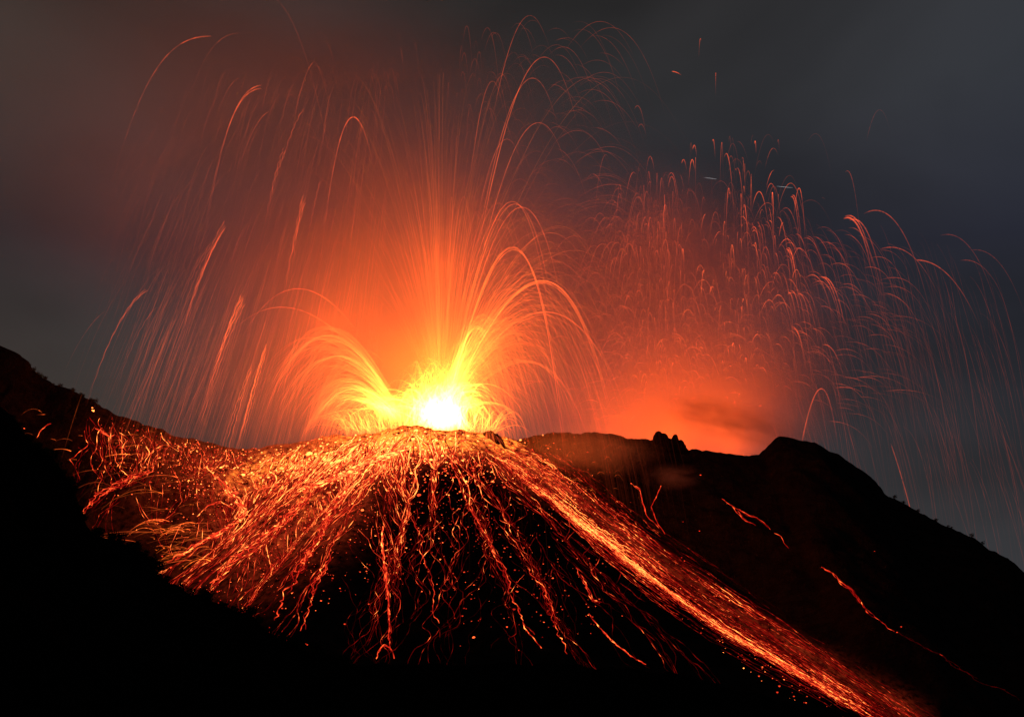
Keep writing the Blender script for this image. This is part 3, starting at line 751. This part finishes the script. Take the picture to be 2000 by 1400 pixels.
# sparks bouncing across the basin
def hops(n, xr, yr, e, seed, dirx=-1, w=(1.2, 2.4), size=(15, 70)):
    r2 = np.random.default_rng(seed); items = []
    xs_ = r2.uniform(*xr, n); ys_ = r2.uniform(*yr, n)
    p, ok = cast(xs_, ys_)
    for i in range(n):
        if not ok[i]: continue
        L = r2.uniform(*size) * PXM; hgt = L * r2.uniform(.03, .4) * (1.5 if dirx > 0 else .5); m = 16
        t = np.linspace(0, 1.25, m); a = r2.normal(0, .5)
        dx = dirx * L * math.cos(a); dy = -L * abs(math.sin(a)) - L * .3
        q = np.stack([p[i, 0] + dx * t, p[i, 1] + dy * t, p[i, 2] + .3 + 4 * hgt * t * (1 - t) - .25 * L * t], -1)
        hz = H(q[:, 0], q[:, 1]); un = (q[:, 2] < hz) & (t > .2)
        if un.any(): q = q[:int(np.argmax(un)) + 1]
        mm = len(q)
        if mm < 4: continue
        I = e * math.exp(r2.normal(-.2, .9)) * np.linspace(1, .2, mm) * np.exp(.5 * r2.standard_normal(mm))
        items.append((q, np.full(mm, r2.uniform(*w) * PXM / 2), heat_color(r2.uniform(.35, .6) + np.zeros(mm)) * I[:, None]))
    return items
tag(Strands().build('lava_sparks', M_SPRAY, hops(80, (200, 480), (900, 1070), .10, 51, w=(.9, 1.8), size=(12, 90))), 'orange lava sparks bouncing across the left basin', 'lava sparks', kind='stuff')
tag(Strands().build('lava_sparks', M_SPRAY, hops(80, (300, 420), (1020, 1100), .3, 52, w=(.9, 1.8), size=(12, 60))), 'glowing sparks heaped at the foot of the left basin', 'lava sparks', kind='stuff')
tag(Strands().build('lava_sparks', M_SPRAY, hops(26, (60, 330), (800, 900), .2, 53, w=(.9, 1.6), size=(15, 50))), 'sparse sparks high on the left back wall', 'lava sparks', kind='stuff')
tag(Strands().build('lava_sparks', M_SPRAY, hops(60, (1040, 1210), (860, 970), .16, 54, dirx=1, w=(.9, 1.6), size=(8, 22))), 'red sparks bouncing on the right shoulder of the cone', 'lava sparks', kind='stuff')

# rivulets one can tell apart, laid on the slope where the photograph shows them
def laid(label, pts, w=2.5, e=.5, heat=.4, m=1, jit=2.5, name='lava_rivulet', fade=.4, seed=0, res=5):
    r2 = np.random.default_rng(700 + seed + len(label)); items = []
    pts = np.array(pts, float); d = np.r_[0, np.cumsum(np.linalg.norm(np.diff(pts, axis=0), axis=1))]
    for j in range(m):
        s = np.arange(0, d[-1], res) if j == 0 else np.arange(d[-1] * r2.uniform(0, .4), d[-1] * r2.uniform(.6, 1), res)
        if len(s) < 4: continue
        x = np.interp(s, d, pts[:, 0]); y = np.interp(s, d, pts[:, 1])
        x = x + vnoise(s * .06 + j * 9, s * 0, 3) * jit * 2 + vnoise(s * .25 + j * 5, s * 0, 4) * jit; y = y + vnoise(s * .06 + j * 4, s * 0, 6) * jit * 1.4
        p, ok = cast(x, y); p = p[ok]; mm = len(p)
        if mm < 3: continue
        p[:, 2] = H(p[:, 0], p[:, 1]) + .3
        u = np.linspace(0, 1, mm)
        I = e * (1 - fade * u) * np.exp(.8 * r2.standard_normal(mm) - .25) * (1 if j == 0 else r2.uniform(.2, .8))
        items.append((p, w * .5 * PXM / 2 * p[:, 1] / 400 * r2.uniform(.6, 1.4, mm), surf(heat + 0 * u, 2.2 * I)))
    if not items: print('EMPTY', label); return
    tag(Strands().build(name, M_FLOW, items, sides=4, center=True), label, name.replace('_', ' '))
laid('forked red lava rivulet high on the black right slope', [(1410, 975), (1432, 990), (1462, 1008), (1478, 1012), (1500, 1032), (1508, 1040)], 1.8, .27, m=3, jit=2.5)
laid('short lower branch beside the forked rivulet on the right slope', [(1430, 990), (1450, 1012), (1458, 1020), (1476, 1028)], 2.2, .35, m=2, jit=3)
laid('short curved rivulet just below the forked one on the right slope', [(1512, 1042), (1526, 1048), (1532, 1062), (1542, 1074)], 1.8, .27, jit=1.6)
laid('long red lava rivulet on the lower black right slope', [(1604, 1108), (1628, 1122), (1642, 1140), (1660, 1150), (1674, 1170), (1690, 1192), (1712, 1210), (1730, 1225), (1752, 1234)], 2.0, .26, m=5, jit=3.5)
laid('faint dark red tail trailing below the long rivulet on the right slope', [(1750, 1232), (1790, 1258), (1840, 1285), (1900, 1325), (1960, 1352), (1995, 1370)], 1.2, .05, heat=.1, m=2, jit=4)
laid('left arm of the forked glow beside the avalanche', [(1232, 945), (1250, 958), (1256, 985), (1264, 1010), (1290, 1038)], 2.2, .4, m=2, jit=2)
laid('right arm of the forked glow beside the avalanche', [(1291, 950), (1282, 972), (1272, 992), (1285, 1025), (1298, 1045)], 2.2, .25, m=2, jit=1.5)
laid('bright orange lava vein down the middle front of the cone', [(748, 1030), (746, 1060), (750, 1090), (752, 1120), (755, 1150), (758, 1190), (762, 1230), (758, 1272)], 4.0, .55, heat=.4, m=5, jit=3)
laid('small red lava fan at the foot of the middle vein', [(735, 1288), (742, 1268), (752, 1262), (764, 1270), (770, 1288)], 3.0, .45, heat=.3, m=3, jit=3)
laid('long wavy lava rivulet right of the middle vein', [(800, 1000), (812, 1030), (826, 1055), (820, 1085), (838, 1120), (846, 1160), (848, 1200), (856, 1225)], 2.4, .35, m=2, jit=4)
laid('long wavy lava rivulet from the front rim toward the lower right', [(880, 900), (905, 960), (920, 1000), (935, 1030), (960, 1070), (985, 1120), (1005, 1180), (1030, 1230), (1060, 1270)], 2.6, .4, heat=.45, m=4, jit=5)
laid('branching lava rivulet ending in a bright knot on the right front slope', [(1030, 1110), (1062, 1150), (1075, 1195), (1085, 1240), (1108, 1275)], 2.4, .35, m=4, jit=7)
laid('low orange lava rivulet near the foot of the right front slope', [(1150, 1200), (1182, 1240), (1210, 1268), (1240, 1290), (1262, 1300)], 3.0, .5, m=2, jit=3)
laid('short bright red rivulet above the foot of the right front slope', [(1125, 1110), (1142, 1140), (1160, 1175), (1178, 1182)], 2.2, .35, m=3, jit=5)
laid('thick wavy orange stream on the left front of the cone', [(700, 910), (672, 960), (640, 1010), (618, 1060), (585, 1115), (560, 1160), (535, 1215)], 4.0, .5, heat=.5, m=8, jit=9)
laid('second thick stream left of the middle vein', [(660, 1040), (640, 1100), (610, 1150), (600, 1190), (590, 1235)], 3.0, .45, heat=.4, m=5, jit=7)
laid('bright thin stream down the left edge of the cone front', [(640, 925), (600, 975), (560, 1015), (500, 1060), (450, 1100), (410, 1150)], 3.4, .5, heat=.55, m=7, jit=9)
laid('yellow lava channel below the left rim of the crater', [(800, 876), (740, 900), (700, 915), (660, 935), (610, 952), (570, 970)], 5.5, .9, heat=.9, m=9, jit=8, name='lava_channel')
laid('orange lava channel running down into the left basin beside the dark mound', [(400, 905), (425, 935), (445, 960), (468, 985), (480, 1000), (455, 1025), (420, 1048), (370, 1075), (330, 1100)], 4.0, .6, heat=.6, m=8, jit=7, name='lava_channel')
laid('glowing rim line over the dark mound in the left basin', [(385, 1010), (405, 990), (430, 982), (445, 988), (462, 1000)], 2.6, .5, heat=.55, m=3, jit=2)
laid('orange lava streak over the left end of the basin', [(160, 1005), (175, 985), (220, 955), (270, 930), (300, 915)], 3.0, .35, heat=.5, m=6, jit=10)
laid('small orange lava streak high on the left back wall', [(186, 838), (200, 846), (215, 855), (228, 850)], 3.0, .45, heat=.5, m=3, jit=3)
laid('short leftmost orange lava streak above the black foreground hill', [(72, 856), (80, 842), (92, 832), (104, 828)], 2.6, .35, heat=.45, m=2, jit=2)

# ------------------------------------------------------------------ glowing blocks
def block_mesh(seed):
    import bmesh
    r2 = np.random.default_rng(seed)
    bm = bmesh.new(); bmesh.ops.create_icosphere(bm, subdivisions=1, radius=1.0)
    v = np.array([x.co[:] for x in bm.verts]); f = np.array([[q.index for q in p.verts] for p in bm.faces]); bm.free()
    return v * r2.uniform(.65, 1.15, (len(v), 1)), f
BM = [block_mesh(s) for s in range(5)]
def blocks(pts, size, e, heat, seed):
    r2 = np.random.default_rng(seed); V, Fc, Cc = [], [], []; b = 0
    for i, p in enumerate(pts):
        v, f = BM[i % 5]; s = size(r2)
        V.append(v * s * (1, .8, .7) + p + (0, 0, s * .3)); Fc.append(f + b); b += len(v)
        Cc.append(np.repeat(surf(heat(r2), e(r2) * 1.6)[None], len(v), 0))
    return np.concatenate(V), np.concatenate(Fc), np.concatenate(Cc)
def rock_field(label, pts, size, e, heat, seed):
    v, f, c = blocks(pts, size, e, heat, seed)
    tag(new_mesh('glowing_rocks', v, f, M_FLOW, smooth=False, colors=c), label, 'glowing rocks', kind='stuff')
def scat(n, x0, y0, sx, sy, rot=0.0, rr=r3):
    a = rr.normal(0, 1, n); b = rr.normal(0, 1, n); c, s = math.cos(rot), math.sin(rot)
    return pix_starts(x0 + a * sx * c - b * sy * s, y0 + a * sx * s + b * sy * c)
rock_field('countless yellow hot blocks strewn under the left crater rim', scat(520, 700, 885, 130, 22, -.15), LN(.24, .45), LN(1.3, .6), Ur(.6, 1), 61)
rock_field('orange glowing blocks strewn over the upper cone', np.concatenate([scat(700, 640, 930, 150, 40, -.3), scat(650, 860, 900, 90, 32), scat(300, 480, 915, 80, 30, .1)]), LN(.19, .4), LN(.75, .6), Ur(.15, .6), 62)
rock_field('small red glowing blocks strewn over the left flank of the cone', np.concatenate([scat(800, 540, 1040, 110, 55, -.75), scat(420, 720, 1010, 90, 60), scat(260, 900, 1020, 90, 80), scat(120, 1050, 1120, 80, 60)]), LN(.13, .35), LN(.55, .6), Ur(.05, .3), 63)
rock_field('red glowing blocks on the left back wall', np.concatenate([scat(260, 400, 890, 80, 16, .15), scat(220, 300, 900, 80, 45), scat(160, 400, 930, 50, 40)]), LN(.16, .4), LN(.6, .6), Ur(.2, .6), 64)
rock_field('red glowing blocks bouncing beside and along the avalanche', np.concatenate([scat(300, 1080, 930, 70, 30, .6), scat(200, 1400, 1180, 220, 18, .63), scat(110, 1470, 1290, 130, 12, .66)]), LN(.13, .35), LN(.6, .6), Ur(.15, .5), 65)
def single_rock(p, size, e, heat, seed, label, group=None):
    v, f, c = blocks([np.zeros(3)], lambda r: size, lambda r: e, lambda r: heat, seed)
    o = new_mesh('glowing_rock', v, f, M_FLOW, smooth=False, colors=c); o.location = p
    tag(o, label, 'glowing rock', group)
for i, p in enumerate(np.concatenate([scat(45, 900, 1130, 110, 80), scat(45, 640, 1130, 70, 60), scat(30, 1120, 1190, 60, 50)])):
    single_rock(p, .13 + .12 * r3.random() ** 2, math.exp(r3.normal(-.3, .5)), r3.uniform(.1, .4), i, 'small red glowing rock lying alone on the black front slope of the cone', 'glowing rocks on the front slope')
for k, (px, py, s, e, h, lab) in enumerate([
    (181, 803, .55, 1.6, .8, 'largest of the two orange glowing rocks high on the left back wall'), (180, 797, .3, 1.2, .7, 'smaller glowing rock just above the largest one on the left back wall'),
    (47, 837, .25, .9, .4, 'lone red glowing rock at the far left edge above the foreground hill'),
    (1368, 928, .35, .9, .15, 'red glowing rock in the small cluster on the dark right slope'), (1708, 1077, .3, .8, .1, 'single red glowing rock alone in the middle of the black right slope'),
    (1366, 1037, .28, .7, .1, 'single red glowing rock between the avalanche and the forked rivulet'), (1334, 1019, .22, .5, .1, 'dim red glowing rock close above the avalanche edge'),
    (1752, 1235, .3, .8, .15, 'red glowing rock at the lower end of the long right rivulet'), (1760, 1224, .28, .8, .1, 'upper red glowing rock at the end of the long right rivulet'),
    (673, 1219, .28, .8, .15, 'red glowing rock near the foot of the left front slope'), (903, 1203, .24, .7, .1, 'red glowing rock low on the middle of the front slope'),
    (1518, 1352, .28, .8, .1, 'lowest red glowing rock under the avalanche fringe'), (1522, 1340, .3, .8, .15, 'glowing rock just above the lowest one under the avalanche fringe'),
    (875, 785, .01, .1, 1, ''), (829, 901, .3, 1.4, 1.0, 'white hot block on the front rim of the cone')]):
    if not lab: continue
    p, ok = cast([px], [py]); single_rock(p[0], s, e, h, 90 + k, lab)

# ------------------------------------------------------------------ crags
def crag(label, px, py, Y, knobs, rough, seed):
    """A rough rock outcrop: craggy cones that overlap, each (x, height, base radius, top radius, sideways scale)."""
    V, Fc = [], []; b = 0; base = P(px, py, Y)
    for (kx, hh, rb, rt) in knobs:
        nr, ns = 26, 48
        u, th = np.meshgrid(np.linspace(0, 1, nr), np.linspace(0, 2 * math.pi, ns, endpoint=False), indexing='ij')
        r = rb + (rt - rb) * u ** .7
        r = np.where(u > .7, r * np.sqrt(np.clip(1 - ((u - .7) / .3) ** 2, 0, 1)), r)
        rib = fbm(th * 3.2 + seed, u * 1.2 + kx, 3, seed) + .5 * fbm(th * 9 + seed, u * 6, 3, seed + 4)
        rib = rib * np.clip(np.minimum(th, 2 * math.pi - th) / .5, 0, 1)
        r = r * (1 + rough * rib)
        z = -3 + (hh + 3) * u + rough * 1.2 * fbm(th * 2 + 5, u * 3, 3, seed + 9) * np.clip(np.minimum(th, 2 * math.pi - th) / .5, 0, 1) * np.clip((1 - u) * 12, 0, 1)
        V.append(np.stack([kx + r * np.cos(th), r * np.sin(th), z], -1).reshape(-1, 3))
        idx = np.arange(nr * ns).reshape(nr, ns); nx_ = np.roll(idx, -1, 1)
        Fc.append(np.stack([idx[:-1], nx_[:-1], nx_[1:], idx[1:]], -1).reshape(-1, 4) + b); b += nr * ns
    o = new_mesh('rock_outcrop', np.concatenate(V), np.concatenate(Fc), M_CRAG); o.location = base
    tag(o, label, 'rock outcrop')
crag('dark two knobbed rock outcrop standing on the right skyline against the orange glow', 1290, 868, 519, [(-.6, 5.2, 3.0, 1.5), (1.0, 4.4, 3.4, 1.6), (3.0, 2.4, 4.4, 1.6), (5.6, 4.0, 2.4, 1.0), (7.4, 1.8, 3.2, 1.0), (-3.0, 1.8, 3.0, 1.0)], .5, 3)
crag('broad dark ribbed rock cone on the right rim of the crater', 955, 866, 383, [(0, 3.6, 5.4, 1.5), (1.8, 2.7, 4.2, 1.2), (-2.2, 2.2, 3.4, .8)], .5, 5)
crag('small dark rock cone on the front rim of the crater', 806, 884, 377, [(0, 4.0, 3.4, .8)], .4, 6)

# ------------------------------------------------------------------ shrubs along the skylines
def shrub_mesh(seed, n=170):
    r2 = np.random.default_rng(seed); V, Fc = [], []; b = 0
    for i in range(n):
        d = r2.normal(0, 1, 3); d /= np.linalg.norm(d); rad = r2.random() ** .4
        c = d * rad * (1, 1, .8) * (1 + .35 * math.sin(3 * d[0] + seed) * math.cos(4 * d[2])) + (0, 0, .7)
        a1 = r2.normal(0, 1, 3); a1 /= np.linalg.norm(a1); a2 = np.cross(a1, r2.normal(0, 1, 3)); a2 /= np.linalg.norm(a2)
        s = r2.uniform(.12, .24)
        V += [c - a1 * s, c + a2 * s * .5, c + a1 * s, c - a2 * s * .5]; Fc.append([b, b + 1, b + 2, b + 3]); b += 4
    return np.array(V), np.array(Fc)
def stem_mesh():
    V, Fc = [], []
    for k in range(5):
        a = k * 1.257; p0 = np.array([0, 0, -.5]); p1 = np.array([math.cos(a) * .5, math.sin(a) * .5, .9])
        for q, w_ in ((p0, .07), (p1, .02)):
            for m_ in range(3): V.append(q + np.array([math.cos(m_ * 2.09), math.sin(m_ * 2.09), 0]) * w_)
        b = k * 6
        for m_ in range(3): Fc.append([b + m_, b + (m_ + 1) % 3, b + 3 + (m_ + 1) % 3, b + 3 + m_])
    return np.array(V), np.array(Fc)
SH = []
for s in range(4):
    a = new_mesh('foliage', *shrub_mesh(s), M_LEAF, smooth=False); b = new_mesh('stem', *stem_mesh(), M_SOIL, smooth=False)
    SH.append((a, b))
first = [True] * 4
def shrub(p, s, i, label, group):
    k = i % 4
    r = bpy.data.objects.new('shrub', None); COL.objects.link(r); r.location = p; r.scale = (s, s, s); r.rotation_euler = (0, 0, i * 1.7)
    tag(r, label, 'shrub', group)
    for o in SH[k]:
        c = o if first[k] else o.copy()
        if not first[k]: COL.objects.link(c)
        c.parent = r
    first[k] = False
r4 = np.random.default_rng(5)
sp = [r4.uniform(150, 330) for _ in range(34)] + [r4.uniform(330, 700) for _ in range(44)] + [r4.uniform(0, 150) for _ in range(16)]
for i, px in enumerate(sp):
    wx = float(P(px, 1000, FY)[0])
    yy = FY - r4.uniform(-.8, 1.0)
    zz = float(HF(wx, yy))
    shrub((wx, yy, zz), r4.uniform(.22, .55) * (1.5 if i % 9 == 0 else 1), i, 'small black leafy shrub on the crest of the black foreground hill', 'shrubs on the foreground crest')
for i in range(26):
    px = r4.uniform(55, 190) if i < 18 else r4.uniform(1690, 1960)
    if i < 18: wx = float(P(px, 750, 440)[0]); y_ = 440; lab, gr = 'dark shrub on the skyline of the left back ridge', 'shrubs on the left skyline'
    else: wx = float(P(px, 950, 520)[0]); y_ = 520; lab, gr = 'dark shrub on the skyline of the right slope', 'shrubs on the right skyline'
    shrub((wx, y_ - .5, float(H(wx, y_ - .5))), r4.uniform(.5, 1.0), i, lab, gr)

# far lights of passing craft, seen as thin pale lines
for (x0, y0, x1, y1, lab) in ((1517, 364, 1548, 367, 'thin white light line in the dark sky above the right fountain'), (1375, 347, 1400, 350, 'shorter pale light line left of the white one in the dark sky')):
    p = P(np.linspace(x0, x1, 6), np.linspace(y0, y1, 6), 700.0)
    tag(Strands().build('sky_light', M_SPRAY, [(p, np.array([.02, .05, .07, .07, .05, .02]), np.tile([.2, .22, .23], (6, 1)))], sides=4, center=True), lab, 'light')

# the lava's glow passes through the spray; only rock stops it
solid = bpy.data.collections.new('rock_that_shades')
for o in bpy.data.objects:
    if o.type == 'MESH' and o.name.split('.')[0] in ('volcano_slopes', 'foreground_hill', 'ground', 'rock_outcrop'): solid.objects.link(o)
for l in LAMPS: l.light_linking.blocker_collection = solid
# ------------------------------------------------------------------ smoke and ash, lit by the lava
def icosphere(sub=3):
    import bmesh
    bm = bmesh.new(); bmesh.ops.create_icosphere(bm, subdivisions=sub, radius=1.0)
    v = np.array([x.co[:] for x in bm.verts]); f = np.array([[q.index for q in p.verts] for p in bm.faces]); bm.free()
    return v, f
def smoke(name, label, px, py, Y, rad, dens, seed=0.0, scale=1.6, color=(0.9, 0.86, 0.84), lo=0.3, hi=0.75, shear=0.0, absorb=0.0, kind='stuff'):
    m = mat_new(name + '_air'); t = m.node_tree
    o = N('ShaderNodeOutputMaterial', t); s = N('ShaderNodeVolumeScatter', t) if not absorb else N('ShaderNodeVolumePrincipled', t)
    tc = N('ShaderNodeTexCoord', t)
    ln = N('ShaderNodeVectorMath', t, operation='LENGTH'); t.links.new(tc.outputs['Object'], ln.inputs[0])
    fall = N('ShaderNodeMapRange', t, interpolation_type='SMOOTHERSTEP')
    fall.inputs[1].default_value = 1.0; fall.inputs[2].default_value = 0.12; fall.inputs[3].default_value = 0.0; fall.inputs[4].default_value = 1.0
    t.links.new(ln.outputs['Value'], fall.inputs[0])
    mp = N('ShaderNodeMapping', t); mp.inputs['Location'].default_value = (seed, seed * 1.7, seed * 0.3)
    t.links.new(tc.outputs['Object'], mp.inputs[0])
    nz = N('ShaderNodeTexNoise', t); nz.inputs['Scale'].default_value = scale; nz.inputs['Detail'].default_value = 4; nz.inputs['Distortion'].default_value = 0.5
    t.links.new(mp.outputs[0], nz.inputs['Vector'])
    r = N('ShaderNodeMapRange', t, interpolation_type='SMOOTHSTEP'); r.inputs[1].default_value = lo; r.inputs[2].default_value = hi
    t.links.new(nz.outputs[0], r.inputs[0])
    a = N('ShaderNodeMath', t, operation='MULTIPLY'); t.links.new(fall.outputs[0], a.inputs[0]); t.links.new(r.outputs[0], a.inputs[1])
    b = N('ShaderNodeMath', t, operation='MULTIPLY'); t.links.new(a.outputs[0], b.inputs[0]); b.inputs[1].default_value = dens
    t.links.new(b.outputs[0], s.inputs['Density']); s.inputs['Color'].default_value = (*color, 1)
    t.links.new(s.outputs[0], o.inputs['Volume'])
    m.cycles.volume_step_rate = 1.0
    m.cycles.volume_sampling = 'DISTANCE'
    v, f = icosphere(4)
    v = v * 1.02
    ob = new_mesh(name, v, f, m)
    ob.location = P(px, py, Y)
    ob.scale = rad
    ob.rotation_euler = (0, shear, 0)
    tag(ob, label, 'smoke', kind=kind)
    return ob
smoke('ash_plume', 'broad reddish ash plume rising over the main vent, lit orange from below', 800, 590, 410, (90, 44, 70), 0.022, 2.0, 1.8, lo=0.2, hi=0.72)
smoke('ash_cloud', 'thin brown ash cloud drifting to the upper left of the main vent', 470, 270, 425, (180, 60, 88), 0.010, 5.2, 1.3, lo=-0.3, hi=0.85, color=(0.95, 0.82, 0.7), shear=math.radians(20))
smoke('gas_plume', 'red lit gas plume rising behind the right ridge from the second vent', 1275, 670, 580, (100, 42, 98), 0.026, 9.1, 1.9, lo=0.12, hi=0.68, shear=math.radians(-10))

smoke('smoke_puff', 'low reddish fume drifting over the saddle right of the summit cone', 1150, 880, 440, (28, 14, 11), 0.045, 3.3, 1.6, lo=0.2, hi=0.7)
smoke('smoke_puff', 'small reddish fume hanging on the dark slope under the two knobbed outcrop', 1312, 932, 480, (13, 9, 6), 0.045, 6.1, 1.7, lo=0.3, hi=0.7)
smoke('smoke_wisp', 'dark smoke wisp drifting low across the orange glow behind the right ridge', 1432, 822, 538, (38, 9, 11), 0.16, 8.4, 2.3, lo=0.3, hi=0.75, color=(0.10, 0.07, 0.06), shear=math.radians(14), absorb=1)
smoke('ash_veil', 'thin mauve veil of falling ash over the left rim under the lava streaks', 560, 740, 430, (75, 30, 40), 0.012, 1.3, 1.1, lo=-0.2, hi=0.8)
